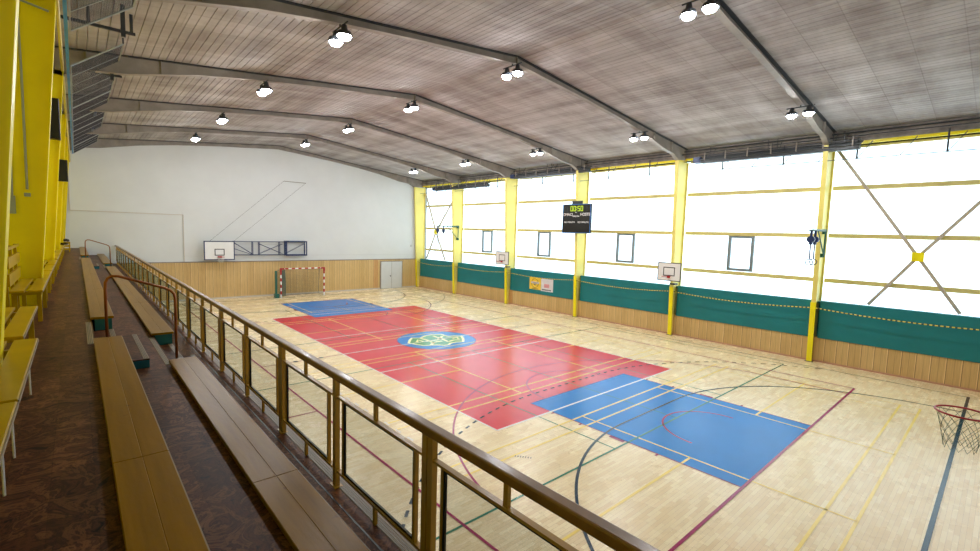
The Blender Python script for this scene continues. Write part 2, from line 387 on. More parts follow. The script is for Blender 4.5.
# long glazed wall: panelling and pads below, ledge, translucent glazing above
wr = struct(MB().box(XW+.02, XW+.2, YN, YF, 0, 1.03).build('wall_right', 'wood_y'), 'wood panelled foot of the window wall')
struct(MB().box(XW-.02, XW+.02, YN, YF, 0, .06).build('baseboard_right', 'redwood'))
struct(MB().box(XW+.12, XG+.3, YN, YF, 2.44, 2.5).build('trim_2', 'tealdark'))
struct(MB().box(XG+.1, XG+.3, YN, YF, 0, 2.44).build('wall_right_outer', 'tealdark'))
lim = [YN]+FY[:5]+[18.0]
for i in range(6):
    p = struct(MB().box(XW-.03, XW+.12, lim[i]+.16, lim[i+1]-.16, 1.0, 2.55).build('wall_pad_%d' % (i+1), 'teal', bevel=.02))
    p['label'] = 'teal padding on the window wall, bay %d from the near end' % (i+1)
for i in range(6):
    y0, y1 = lim[i], lim[i+1]
    struct(MB().box(XG, XG+.03, y0, y1, 2.5, 8.86).build('window_%d' % (i+1), 'glaze'), 'bright translucent glazing between two yellow columns')
    fr = MB()
    for z in (3.38, 5.25, 7.2): fr.box(XG-.14, XG-.01, y0+.09, y1-.09, z-.085, z+.085)
    fr.box(XG-.1, XG-.01, y0+.12, y1-.12, 8.78, 8.95)
    struct(fr.build('window_%d_rails' % (i+1), 'girt'))
k = 7
for yc in (-8.63, -2.42, 3.8, 9.6):
    m = MB(); y0, y1, a, c_ = yc-.57, yc+.57, 3.5, 5.18; t = .12
    m.box(XG-.12, XG-.005, y0, y0+t, a, c_).box(XG-.12, XG-.005, y1-t, y1, a, c_).box(XG-.12, XG-.005, y0+t, y1-t, a, a+t).box(XG-.12, XG-.005, y0+t, y1-t, c_-t, c_)
    m.box(XG-.16, XG-.12, yc-.06, yc+.06, a+.01, a+.07)
    struct(m.build('window_%d' % k, 'winframe'), 'small grey framed opening window in the translucent wall'); k += 1
struct(MB().box(10.95, 11.3, YN, YF, 8.98, 9.42).build('trim_3', 'concrete'), 'stained longitudinal beam above the windows')
struct(MB().box(10.97, 11.06, YN, YF, 8.87, 8.98).build('trim_5', 'yellow'), 'yellow edge strip under the longitudinal beam')
struct(MB().box(XG-.1, XG+.3, YN, YF, 8.86, 9.7).build('trim_4', 'darksteel'))
# door in the far wall
struct(MB().box(6.9, 9.05, YF-.09, YF-.03, 0, 2.36).box(7.95, 7.99, YF-.1, YF-.03, 0, 2.34).build('door_1_frame', 'steel'))
d1 = struct(MB().box(6.98, 7.96, YF-.12, YF-.05, .02, 2.3).box(7.99, 8.97, YF-.12, YF-.05, .02, 2.3).build('door_1', 'door'), 'pale grey double door in the far wall')
MB().box(7.84, 7.88, YF-.17, YF-.12, 1.02, 1.14).box(7.74, 7.88, YF-.18, YF-.16, 1.08, 1.1).build('door_handle', 'darksteel', d1)

# roof deck: real ribs running along the hall
def deck(x0, x1):
    pts = []; n = int(round(abs(x1-x0)/.2)); sg = 1 if x1 > x0 else -1
    for i in range(n):
        x = x0+sg*.2*i
        for dx, dz in ((0, 0), (.183, 0), (.186, .02), (.197, .02)):
            xx = x+sg*dx; pts.append((xx, roof(xx)+dz))
    pts.append((x1, roof(x1)))
    m = MB(); k = len(pts)
    vs_ = [(p[0], YN-.3, p[1]) for p in pts]+[(p[0], YF+.3, p[1]) for p in pts]
    m.add(vs_, [(i, i+1, i+1+k, i+k) if sg < 0 else (i+1, i, i+k, i+1+k) for i in range(k-1)])
    m.prism([(x0, roof(x0)+.06), (x1, roof(x1)+.06), (x1, roof(x1)+.3), (x0, roof(x0)+.3)], 'y', YN-.3, YF+.3)
    return m
cl = struct(deck(RX, XL-.2).build('ceiling', 'deck'), 'dirty white ribbed roof deck')
struct(deck(RX, XG+.4).build('ceiling_window_side', 'deck'), 'dirty white ribbed roof deck')

# ------------------------------------------------------------------ stand
ZU, ZM, ZL = 3.41, 3.01, 2.51
XU, XM, XE = -12.06, -11.28, -10.36
AI = [(-9.8, -8.15), (7.4, 9.35)]            # stair gaps in the upper row
BI = [(-9.75, -7.8), (7.95, 9.85)]           # in the lower row
def tier(name, x0, x1, z, zb, gaps, dep, label):
    m = MB(); ys = [YN]+[v for g_ in gaps for v in g_]+[YF]
    m.box(x0, x1-.24, YN, YF, z-.12, z) if gaps else m.box(x0, x1, YN, YF, z-.12, z)
    return struct(m.build(name, 'vinyl'), label)
xa = XU                     # upper floor ends at XU; the recess/riser band runs XU..XU+.24
fu = struct(MB().box(XL, XU, YN, YF, ZU-.12, ZU).build('floor_upper', 'vinyl'), 'brown burl vinyl floor of the upper tier')
fm = struct(MB().box(XU, XM, YN, YF, ZM-.12, ZM).build('floor_middle', 'vinyl'), 'brown burl vinyl floor of the middle tier')
fl_ = struct(MB().box(XM, XE, YN, YF, ZL-.12, ZL).build('floor_lower', 'vinyl'), 'brown burl vinyl floor behind the railing')
MB().box(XE-.22, XE-.205, YN, YF, ZL, ZL+.003).build('floor_seam', 'black', fl_)
for fo, x, z, zl in ((fu, XU, ZU, ZM), (fm, XM, ZM, ZL)):
    MB().box(x-.03, x, YN, YF, zl, z-.12).build('riser', 'tealdark', fo)
def nosing(par, x, y0, y1, z, wd=.06):
    m = MB().box(x-wd/2, x+wd/2, y0, y1, z, z+.004)
    for i in range(4): m.box(x-wd/2+.004+i*wd/4, x-wd/2+.011+i*wd/4, y0, y1, z+.004, z+.007)
    m.build('step_nosing', 'nose', par)
    m = MB()
    for i in range(3): m.box(x-wd/2+.012+i*wd/4, x-wd/2+.018+i*wd/4, y0, y1, z+.004, z+.0045)
    m.build('nosing_grooves', 'black', par)
for (a, b_), (c_, d_) in zip(AI, BI):
    MB().box(XU, XU+.25, a, b_, ZM, 3.275).build('stair_step', 'vinyl', fm)
    nosing(fu, XU-.045, a, b_, ZU); nosing(fm, XU+.215, a, b_, 3.275)
    MB().box(XM, XM+.25, c_, d_, ZL, 2.87).build('stair_step', 'vinyl', fl_)
    nosing(fm, XM-.045, c_, d_, ZM); nosing(fl_, XM+.215, c_, d_, 2.87)
nosing(fl_, XE-.055, YN, YF, ZL, .09)
struct(MB().box(XE-.05, XE, YN, YF, 0, ZL-.12).build('wall_stand', 'tealdark'))
# extra step boxes standing in the stair gaps
for n_, (x, y0, y1, z, zt, lab) in enumerate(((XU+.25, -9.75, -8.0, ZM, 3.13, 'teal sided step box on the middle tier at the near stair gap'),
        (XU+.25, 7.5, 9.0, ZM, 3.13, 'teal sided step box on the middle tier at the far stair gap'),
        (XM+.25, -9.7, -8.0, ZL, 2.68, 'teal sided step box on the lower tier at the near stair gap'),
        (XM+.25, 8.0, 9.8, ZL, 2.68, 'teal sided step box on the lower tier at the far stair gap'))):
    t = thing('step_box', lab, 'step', (x, y0, z), 'step boxes in the stand')
    MB().box(x+.005, x+.28, y0, y1, z, zt-.015).build('box_body', 'tealdark', t)
    MB().box(x+.005, x+.285, y0-.005, y1, zt-.015, zt).build('tread', 'vinyl', t)
    nosing(t, x+.25, y0, y1, zt)

# wooden seats along the tier edges
def seat(x, y0, y1, z, zlow, lab, grp, w=.262):
    t = thing('bleacher_bench', lab, 'bench', (x, y0, z), grp)
    a_, b_ = y0+.004, y1-.004
    c_ = x+w/2
    MB().prism([(x-.01, z-.035), (x+w, z-.035), (x+w, z-.003), (x+w-.004, z+.001), (c_+.003, z-.0008), (c_, z-.003), (c_-.003, z-.0008), (x-.006, z+.001), (x-.01, z-.003)], 'y', a_, b_).build('seat_board', 'bench', t)
    MB().box(x+.04, x+w-.022, y0+.01, y1-.01, zlow, z-.035).build('seat_support', 'tealdark', t)
    MB().box(x+w, x+w+.004, y0+.006, y1-.006, z-.032, z-.003).build('seat_edging', 'nose', t)
segA = [(YN+.02, -13.75, 'upper row bench board nearest the camera'), (-13.75, -9.8, 'upper row bench board ending at the near handrail'),
        (-8.15, -4.27, 'upper row bench board just beyond the near handrail'), (-4.27, -.38, 'upper row bench board, second beyond the near handrail'),
        (-.38, 3.51, 'upper row bench board, third beyond the near handrail'), (3.51, 7.4, 'upper row bench board just before the far handrail'),
        (9.35, 13.75, 'upper row bench board just beyond the far handrail'), (13.75, YF-.05, 'upper row bench board against the far white wall')]
segB = [(YN+.02, -13.72, 'lower row glossy bench board nearest the camera'), (-13.72, -9.75, 'lower row glossy bench board ending at the near handrail'),
        (-7.8, -3.86, 'lower row bench board just beyond the near handrail'), (-3.86, .08, 'lower row bench board, second beyond the near handrail'),
        (.08, 4.02, 'lower row bench board, third beyond the near handrail'), (4.02, 7.95, 'lower row bench board just before the far handrail'),
        (9.85, 14.0, 'lower row bench board just beyond the far handrail'), (14.0, YF-.05, 'lower row bench board against the far white wall')]
for y0, y1, l in segA: seat(XU-.01, y0, y1, 3.48, ZM, l, 'bench boards of the upper row')
for y0, y1, l in segB: seat(XM-.03, y0, y1, 3.08, ZL, l, 'bench boards of the lower row', .3)

# tubular handrails in the stair gaps
for y, lab in ((-8.9, 'brown bent tube handrail in the near stair gap'), (8.8, 'brown bent tube handrail in the far stair gap')):
    o = MB().tube([(-11.92, y, 3.275), (-11.92, y, 3.98), (-11.915, y, 4.07), (-11.89, y, 4.125), (-11.84, y, 4.155), (-11.77, y, 4.15), (-11.24, y, 3.955), (-11.17, y, 3.915), (-11.13, y, 3.86), (-11.12, y, 3.79), (-11.12, y, 2.87)], .019, 10)
    tag(o.build('stair_handrail', 'brass', smooth=True), lab, 'handrail', 'tube handrails of the stand')

# railing with tinted glass
RXX = -10.46
rl = thing('railing', 'long ochre metal railing with tinted glass panels along the stand', 'railing', (RXX, YN, ZL))
MB().box(RXX-.04, RXX+.04, YN, YF-.02, 3.535, 3.602).build('handrail', 'railcap', rl, bevel=.012)
py = [-14.66+1.51*i for i in range(-2, 22)]
py = [y for y in py if YN+.1 < y < YF-.15]
for i, y in enumerate(py):
    hw = .04 if i % 2 == 0 else .022
    m = MB()
    if i % 2 == 0: m.box(RXX-.022, RXX+.022, y-.062, y-.006, ZL, 3.535).box(RXX-.022, RXX+.022, y+.006, y+.062, ZL, 3.535).box(RXX-.01, RXX+.01, y-.006, y+.006, ZL, 3.5)
    else: m.box(RXX-.022, RXX+.022, y-.03, y+.03, ZL, 3.535)
    m.box(RXX-.04, RXX+.04, y-hw-.04, y+hw+.04, ZL, ZL+.008)
    m.build('post', 'ochre', rl)
for a, b_ in zip([YN-.3]+py, py+[YF]):
    a2, b2 = max(a, YN)+.05, b_-.05
    if b2-a2 < .4: continue
    MB().box(RXX-.02, RXX+.02, a2, b2, 3.365, 3.385).build('middle_rail', 'ochre', rl)
    MB().box(RXX-.02, RXX+.02, a2, b2, 2.665, 2.685).build('bottom_rail', 'ochre', rl)
    MB().box(RXX-.015, RXX+.015, a2+.1, a2+.125, 2.685, 3.365).build('panel_upright', 'ochre', rl)
    fo = MB().box(RXX-.015, RXX+.015, b2-.125, b2-.1, 2.685, 3.365).build('panel_upright', 'ochre', rl)
    gk = MB().box(RXX-.008, RXX+.008, a2+.125, a2+.145, 2.685, 3.365).box(RXX-.008, RXX+.008, b2-.145, b2-.125, 2.685, 3.365).box(RXX-.008, RXX+.008, a2+.145, b2-.145, 3.345, 3.365).box(RXX-.008, RXX+.008, a2+.145, b2-.145, 2.685, 2.705)
    gk.build('gasket', 'black', fo)
    MB().box(RXX-.004, RXX+.004, a2+.145, b2-.145, 2.705, 3.345).build('glass_pane', 'glass', fo)
    ym = (a2+b2)/2
    MB().box(RXX-.013, RXX+.013, ym-.018, ym+.018, 3.385, 3.535).build('upper_stub', 'ochre', rl)
    MB().box(RXX-.013, RXX+.013, ym-.018, ym+.018, ZL, 2.665).build('lower_stub', 'ochre', rl)

# ------------------------------------------------------------------ steel frames
def colpoly(s, z0, z1_, d=0):
    # inner flange line, measured from the ridge; outer side straight
    ui = lambda z: 11.68-.045*z if s > 0 else 11.75-.075*z
    return [(RX+s*(ui(z0)+d), z0), (RX+s*(12.4 if s > 0 else 12.62), z0), (RX+s*(12.4 if s > 0 else 12.62), z1_+(0 if s > 0 else .25)), (RX+s*(ui(z1_)+d), z1_)]
inner = [(11.12, 8.8), (10.6, 9.07), (9.8, 9.16), (7.9, 9.58), (6, 9.87), (3.7, 10.13), (0, 10.46)]
RL = ['carrying the gym rings beside the diagonal braces', 'behind the nearer small basketball board', 'behind the scoreboard', 'behind the farther small basketball board', 'with a rings bracket near the far end', 'in the corner beside the grey double door']
LL = ['nearest the camera above the yellow benches', 'with grey conduits above the yellow bench', 'holding the upper black speaker', 'holding the lower black speaker', 'second from the far white wall', 'touching the far white wall']
ROWN = ['nearest', 'second', 'third', 'fourth', 'farthest']
for i, y in enumerate(FY):
    for s in (-1, 1):
        top = 8.92 if s < 0 else 8.8
        z0 = 0.0 if s > 0 else ZU
        lab = ('yellow steel column on the window side '+RL[i]) if s > 0 else ('yellow steel leg on the stand side '+LL[i])
        if s > 0 and i == 5: lab = 'yellow steel column '+RL[i]
        t = thing('steel_column', lab, 'column', (RX+s*11.65, y, z0), 'yellow columns of the window wall' if s > 0 else 'yellow columns of the stand wall')
        MB().prism(colpoly(s, z0, top, .015), 'y', y-.012, y+.012).build('web', 'yellow' if s < 0 else 'backlit_yellow', t)
        ui = lambda z: 11.68-.045*z if s > 0 else 11.75-.075*z
        x0, x1 = RX+s*ui(z0), RX+s*ui(top)
        MB().prism([(x0, z0), (x0+s*.02, z0), (x1+s*.02, top), (x1, top)], 'y', y-(.085 if s > 0 else .11), y+(.085 if s > 0 else .11)).build('inner_flange', 'yellow' if s < 0 else 'backlit_yellow', t)
        xo = RX+s*12.4
        if s > 0: MB().box(xo-.02, xo, y-.085, y+.085, 2.52, top).build('outer_flange', 'backlit_yellow', t)
        if s > 0:
            st = MB()
            MB().prism([(x0-.035, .02), (x0+.01, .02), (x0+.01-.112, 2.5), (x0-.035-.112, 2.5)], 'y', y-.095, y+.095).build('column_padding', 'yellow', t)
            MB().box(x0-.06, x0+.06, y-.14, y+.14, 0, .02).build('base_plate', 'darksteel', t)
    if i < 5:
        lab = '%s cambered grey roof beam' % ROWN[i]
        lab = {0: 'cambered grey roof beam nearest the camera, mostly outside the top edge', 1: 'cambered grey roof beam reaching the column behind the nearer small board', 2: 'cambered grey roof beam reaching the column behind the scoreboard', 3: 'cambered grey roof beam, second from the far white wall', 4: 'cambered grey roof beam nearest the far white wall'}[i]
    else: lab = 'cambered grey roof beam lying against the far white wall'
    t = thing('roof_beam', lab, 'beam', (RX, y, RZ), 'grey roof beams')
    L = [(RX-u, z) for u, z in inner]; R_ = [(RX+u, z) for u, z in reversed([(11.28, 8.8), (10.75, 9.05)]+inner[2:])]
    bot = L+R_[1:]
    xl, xr = RX-12.5, RX+12.5
    top_ = [(xr, roof(xr)-.005), (RX, RZ-.005), (xl, roof(xl)-.005)]
    webp = [(xl, 8.93)]+[(p[0], p[1]+.015) for p in bot]+[(xr, 8.93)]+top_
    MB().prism(webp, 'y', y-.012, y+.012).build('beam_web', 'steel', t)
    fm_ = MB()
    for (xa_, za), (xb, zb) in zip(bot[:-1], bot[1:]): fm_.prism([(xa_, za), (xb, zb), (xb, zb+.02), (xa_, za+.02)], 'y', y-.1, y+.1)
    fm_.build('bottom_flange', 'steel', t)
    MB().prism([(xl, roof(xl)-.03), (RX, RZ-.03), (xr, roof(xr)-.03), (xr, roof(xr)-.008), (RX, RZ-.008), (xl, roof(xl)-.008)], 'y', y-.12, y+.12).build('top_flange', 'darksteel', t)
    sm = MB()
    for u in (-10.6, -8.9, 0, 8.9, 10.6):
        x = RX+u; zz = [(abs(a[0]-RX), a[1]) for a in L]
        zb = next((z_a+(z_b-z_a)*(ua-abs(u))/(ua-ub) for (ua, z_a), (ub, z_b) in zip(zz[:-1], zz[1:]) if ub <= abs(u) <= ua), 9.1)
        sm.box(x-.008, x+.008, y-.09, y+.09, zb+.02, roof(x)-.03)
    sm.build('stiffener_plates', 'steel', t)

# diagonal braces in the first and last window bay
def brace(tops, mid, lows, lab):
    ym, zm = mid
    t = thing('cross_brace', lab, 'brace', (11.22, ym, 2.6), 'diagonal wall braces')
    for (ya, za) in tops+lows:
        MB().tube([(11.2, ya, za), (11.2, ym+(ya-ym)*.03, zm+(za-zm)*.03)], .075, 4).build('brace_bar', 'brace', t)
    MB().box(11.1, 11.18, ym-.17, ym+.17, zm-.17, zm+.17).build('gusset_plate', 'yellow', t)
brace([(-12.11, 8.74), (-17.75, 8.5)], (-14.88, 4.52), [(-13.57, 2.56), (-16.15, 2.56)], 'crossed steel braces with square yellow plate in the nearest window bay')
brace([(17.85, 8.3), (13.0, 8.5)], (16.2, 4.95), [(17.6, 2.58), (14.8, 2.6)], 'crossed steel braces in the window bay by the far corner')

# ------------------------------------------------------------------ floodlights
def flood(x, y, z, lab):
    t = thing('floodlight_pair', lab, 'floodlight', (x, y, z+.35), 'roof floodlights')
    zt = z+.32
    u_ = abs(x-RX); zb = next(za+(zc-za)*(ua-u_)/(ua-ub) for (ua, za), (ub, zc) in zip(inner[:-1], inner[1:]) if ub <= u_ <= ua)
    zt = zb-.06
    m = MB().tube([(x, y, zt), (x, y, zb)], .02, 6).tube([(x, y-.42, zt), (x, y+.42, zt)], .02, 6)
    m.build('bracket', 'darksteel', t)
    for s in (-1, 1):
        yy = y+s*.25
        h_ = MB().disc((x, yy, z+.02), .19, 'z', 20, .1, .16).disc((x, yy, z+.12), .09, 'z', 16, .16, .06)
        o = h_.build('lamp_housing', 'darksteel', t)
        R3 = ((.15, z+.018), (.145, z-.01), (.11, z-.05), (.05, z-.07))
        vv = [(x+rr*math.cos(k*math.pi/10), yy+rr*math.sin(k*math.pi/10), zz) for rr, zz in R3 for k in range(20)]
        MB().add(vv, [(q*20+k, (q+1)*20+k, (q+1)*20+(k+1) % 20, q*20+(k+1) % 20) for q in range(3) for k in range(20)]+[tuple(reversed(range(60, 80)))]).build('lamp_lens', 'lens', o)
        MB().tube([(x, yy, z+.26), (x, yy, zt)], .015, 6).build('lamp_yoke', 'darksteel', o)
where = ['on the roof beam nearest the camera', 'on the second roof beam from the camera', 'on the third roof beam from the camera', 'on the second roof beam from the far wall', 'on the roof beam nearest the far wall']
for i in range(5):
    y = FY[i]
    if i: flood(-7.2, y, 9.5, 'floodlight pair of the stand-side row '+where[i])
    flood(-1.35, y, 10.08, 'floodlight pair of the ridge row '+where[i])
    flood(6.52, y, 9.28, 'floodlight pair of the window-side row '+where[i])

# ------------------------------------------------------------------ retracted bundles under the window eave
def bundle(y0, y1, z, lab):
    x = 10.25
    t = thing('retracted_divider', lab, 'divider', (x, y0, z), 'retracted dividers under the eave')
    MB().box(x-.16, x+.16, y0, y1, z-.17, z+.04).build('folded_curtain', 'darksteel', t, bevel=.02)
    m = MB()
    for dx, dz in ((-.2, -.02), (-.08, .05), (.08, .1), (.2, .16), (-.2, .16)): m.tube([(x+dx, y0-.05, z+dz), (x+dx, y1+.05, z+dz)], .028, 8)
    m.build('rails', 'darksteel', t)
    for k_ in range(7):
        yy = y0+.2+(y1-y0-.4)*k_/6; MB().box(x-.24, x+.24, yy-.02, yy+.02, z-.06, z+.02).box(x-.24, x-.2, yy-.02, yy+.02, z+.02, z+.3).build('clamp', 'steel', t)
    MB().box(x-.2, x+.2, y1, y1+.35, z-.14, z+.12).build('motor_box', 'navy', t)
    m = MB()
    for yy in (y0+.5, y0+.85, (y0+y1)/2-.2, (y0+y1)/2+.15, y1-.4): m.tube([(x-.1, yy, z+.1), (x-.1, yy, z+.55)], .014, 6).tube([(x+.15, yy, z+.1), (x+.5, yy, z+.6)], .014, 6)
    m.build('hanger_rods', 'darksteel', t)
bundle(-13.0, -7.0, 8.72, 'dark retracted curtain bundle hanging under the eave, nearest of three')
bundle(-.45, 5.6, 8.85, 'dark retracted curtain bundle hanging above the scoreboard column')
bundle(8.4, 14.9, 8.5, 'dark retracted curtain bundle hanging under the eave, farthest of three')
# light wire net support below the eave
def netwire(y0, y1, lab):
    x = 10.4
    t = thing('net_support_wire', lab, 'wire', (x, y0, 8.2), 'net support wires')
    MB().tube([(x, y0, 8.2), (x, y1, 8.24)], .018, 4).build('wire', 'darksteel', t)
    n = int((y1-y0)/1.25); 
    for k_ in range(n): MB().tube([(x, y0+k_*1.25, 8.2), (x, y0+k_*1.25-.45, 8.85)], .016, 4).build('diagonal_wire', 'darksteel', t)
    for k_ in range(0, n, 2): MB().tube([(x, y0+k_*1.25, 8.2), (x, y0+k_*1.25, 9.0)], .03, 5).build('drop_rod', 'darksteel', t)
netwire(-17.9, -6.6, 'thin wire with drop rods hanging below the eave on the near half')
netwire(-4.2, 5.9, 'thin wire with drop rods hanging below the eave either side of the scoreboard')
netwire(7.6, 17.6, 'thin wire with drop rods hanging below the eave towards the far corner')
tag(MB().tube([(10.55, YN+.02, 9.12), (10.55, 17.9, 9.1)], .022, 6).tube([(10.8, YN+.02, 9.3), (10.8, 17.9, 9.3)], .03, 6).build('eave_pipe', 'darksteel'), 'pair of dark pipes running along the eave above the windows', 'pipe')

# rope along the pads
pts = []
ys = [YN+.05]+FY[:5]+[17.85]
for a, b_ in zip(ys[:-1], ys[1:]):
    for k_ in range(16):
        u = k_/16; pts.append((10.38, a+(b_-a)*u, 2.28-.14*4*u*(1-u)))
pts.append((10.38, 17.85, 2.28))
m, nt, bb = newmat('yellow_black_rope')
t_ = N(nt, 'ShaderNodeTexWave', wave_type='BANDS', bands_direction='Y'); t_.inputs['Scale'].default_value = 2.2; nt.links.new(coords(nt), t_.inputs['Vector'])
nt.links.new(ramp(nt, t_.outputs['Fac'], [(.4, rgb(60, 70, 40)), (.5, rgb(230, 205, 70))]), bb.inputs['Base Color']); MT['rope'] = m
tag(MB().tube(pts, .022, 6).build('barrier_rope', 'rope'), 'yellow and dark rope sagging along the teal pads between the columns', 'rope')

# ------------------------------------------------------------------ scoreboard
x = 9.9
sb = thing('scoreboard', 'black scoreboard with yellow digits hung on a yellow column', 'scoreboard', (x, .06, 5.1))
MB().box(x, x+.12, -.97, 1.1, 5.1, 6.82).build('case', 'black', sb, bevel=.01)
MB().box(x+.12, x+.45, -.1, .7, 5.9, 6.1).box(x+.05, x+.1, -.3, .45, 6.82, 7.0).build('mounting_arm', 'darksteel', sb)
MB().box(x-.008, x, -.93, 1.06, 6.79, 6.81).box(x-.008, x, -.93, 1.06, 5.12, 5.14).box(x-.008, x, -.95, -.93, 5.12, 6.81).box(x-.008, x, 1.06, 1.08, 5.12, 6.81).build('bezel', 'bluep', sb)
def seg7(m, ch, yc, z, h_, wd, th):
    SEG = {'0': 'abcdef', '5': 'acdfg', 'C': 'adef', '1': 'bc'}[ch]
    L_, R__ = yc+wd/2, yc-wd/2; zt, zb, zm = z+h_/2, z-h_/2, z
    X0, X1 = x-.012, x-.002
    D = dict(a=(R__, L_, zt-th, zt), d=(R__, L_, zb, zb+th), g=(R__, L_, zm-th/2, zm+th/2), f=(L_-th, L_, zm, zt), e=(L_-th, L_, zb, zm), b=(R__, R__+th, zm, zt), c=(R__, R__+th, zb, zm))
    for q in SEG: m.box(X0, X1, D[q][0], D[q][1], D[q][2], D[q][3])
m = MB()
for ch, yc in zip('0050', (.42, .2, -.1, -.32)): seg7(m, ch, yc, 6.55, .3, .17, .036)
m.box(x-.012, x-.002, .03, .07, 6.6, 6.65).box(x-.012, x-.002, .03, .07, 6.46, 6.51)
m.build('clock_digits', 'digits', sb)
m = MB()
for ch, yc in (('C', .92), ('1', .78), ('0', -.68)): seg7(m, ch, yc, 6.52, .26, .12, .03)
m.build('score_digits', 'darksteel', sb)
rotm = (math.pi/2, 0, -math.pi/2)
text('home_lettering', 'DOMACI', .23, 'led', sb, (x-.004, .78, 6.2), rotm)
text('guest_lettering', 'HOSTE', .23, 'led', sb, (x-.004, -.58, 6.2), rotm)
text('period_lettering', 'PERIODA', .12, 'led', sb, (x-.004, .08, 6.1), rotm)
text('set_lettering', 'SET', .09, 'led', sb, (x-.004, .08, 6.32), rotm)
text('minute_lettering', 'NO MINUTA', .14, 'led', sb, (x-.004, .55, 5.75), rotm)
text('minute_lettering', 'NO MINUTA', .14, 'led', sb, (x-.004, -.45, 5.75), rotm)

# ------------------------------------------------------------------ basketball
def ring_mesh(c, r, tr, mat, par, name='rim'):
    return MB().tube([(c[0]+r*math.cos(a*math.pi/20), c[1]+r*math.sin(a*math.pi/20), c[2]) for a in range(40)], tr, 8, True).build(name, mat, par, smooth=True)
def basket_net(c, par, r=.225, depth=.42, mat='net', th=.004):
    m = MB(); n = 12; lv = 6
    def P(i, l):
        rr = r*(1-.42*(l/lv)**.8); a = 2*math.pi*(i+.5*(l % 2))/n
        return (c[0]+rr*math.cos(a), c[1]+rr*math.sin(a), c[2]-depth*l/lv)
    for l in range(lv):
        for i in range(n):
            a = P(i, l)
            nb = (i, i-1) if l % 2 == 0 else (i, i+1)
            for j in nb: m.tube([a, P(j, l+1)], th, 4)
    m.build('net', mat, par)
def small_board(y0, y1, z0, z1_, lab, post):
    x = 9.8; yc = (y0+y1)/2
    t = thing('practice_basket', lab, 'basketball board', (x, yc, z0), 'small basketball boards')
    MB().box(x, x+.03, y0, y1, z0, z1_).build('backboard', 'white', t)
    e = .035
    MB().box(x-.006, x+.034, y0-e, y0, z0-e, z1_+e).box(x-.006, x+.034, y1, y1+e, z0-e, z1_+e).box(x-.006, x+.034, y0, y1, z0-e, z0).box(x-.006, x+.034, y0, y1, z1_, z1_+e).build('board_edging', 'black', t)
    a, b_, c_, d_ = yc-.3, yc+.3, z0+.22, z0+.66; e = .04
    MB().box(x-.005, x, a, a+e, c_, d_).box(x-.005, x, b_-e, b_, c_, d_).box(x-.005, x, a, b_, c_, c_+e).box(x-.005, x, a, b_, d_-e, d_).build('target_square', 'black', t)
    rz = z0+.2
    MB().box(x-.05, x-.005, yc-.07, yc+.07, rz-.08, rz+.02).build('rim_bracket', 'redp', t)
    ring_mesh((x-.28, yc, rz), .22, .01, 'redp', t)
    MB().tube([(x+.03, yc-.25, z0+.25), (10.3, yc, z0+.2)], .02, 6).tube([(x+.03, yc+.25, z0+.25), (10.3, yc, z0+.2)], .02, 6).tube([(x+.03, yc, z1_-.15), (10.25, yc, z1_-.1)], .02, 6).box(10.2, 10.5, yc-.14, yc+.14, z0-.25, z0-.17).build('wall_bracket', 'darksteel', t)
small_board(-6.5, -5.36, 2.87, 3.72, 'nearer small white basketball board on a yellow column', 1)
small_board(5.62, 6.85, 2.86, 3.7, 'farther small white basketball board on a yellow column', 3)

# far folded basket
t = thing('folded_basketball_goal', 'white basketball backboard with navy truss folded along the far wall', 'basketball goal', (-4.97, 17.6, 2.64))
x0, x1, za, zb, yb = -6.0, -4.28, 2.7, 3.88, 17.62
MB().box(x0, x1, yb, yb+.03, za, zb).build('backboard', 'white', t)
def rectframe(m, x0, x1, z0, z1_, y0, y1, e):
    return m.box(x0, x0+e, y0, y1, z0, z1_).box(x1-e, x1, y0, y1, z0, z1_).box(x0+e, x1-e, y0, y1, z0, z0+e).box(x0+e, x1-e, y0, y1, z1_-e, z1_)
rectframe(MB(), x0-.04, x1+.04, za-.04, zb+.04, yb-.01, yb+.04, .06).build('board_edging', 'navy', t)
rectframe(MB(), -5.43, -4.85, 2.96, 3.4, yb-.006, yb, .05).build('target_square', 'black', t)
MB().box(-5.25, -5.03, yb-.12, yb, 2.82, 2.92).build('rim_bracket', 'redp', t)
ring_mesh((-5.14, yb-.32, 2.88), .21, .012, 'redp', t); basket_net((-5.14, yb-.32, 2.87), t, .21, .35)
m = MB()
for yy in (17.75, 18.0):
    for z in (2.98, 3.9): m.tube([(-4.3, yy, z), (.55, yy, z)], .025, 6)
    for xx in (-4.3, -3.08, -2.66, -1.3, -.9): m.tube([(xx, yy, 2.98), (xx, yy, 3.9)], .025, 6)
    for a, b_ in (((-4.2, 3.8), (-3.1, 3.05)), ((-4.2, 3.4), (-3.1, 3.0)), ((-2.65, 3.75), (-1.1, 3.05)), ((-2.65, 3.05), (-1.1, 3.75)), ((-.9, 3.05), (.5, 3.8))): m.tube([(a[0], yy, a[1]), (b_[0], yy, b_[1])], .014, 5)
m.build('truss', 'navy', t)
m = MB(); rectframe(m, -.9, .6, 2.9, 3.98, 17.6, 17.66, .07); rectframe(m, -.9, .6, 2.9, 3.98, 18.02, 18.1, .07)
for xx in (-.86, .56):
    for z in (2.94, 3.94): m.tube([(xx, 17.6, z), (xx, 18.15, z)], .03, 6)
m.build('wall_frame', 'navy', t)
m = MB().tube([(-5.7, 17.66, 3.9), (-.85, 18.15, 8.27)], .008, 4).tube([(-4.3, 17.66, 3.9), (.72, 18.15, 8.27)], .008, 4)
m.build('stay_cables', 'darksteel', t)
MB().tube([(-.85, 18.13, 8.27), (.72, 18.13, 8.27)], .02, 5).build('cable_anchor', 'steel', t)
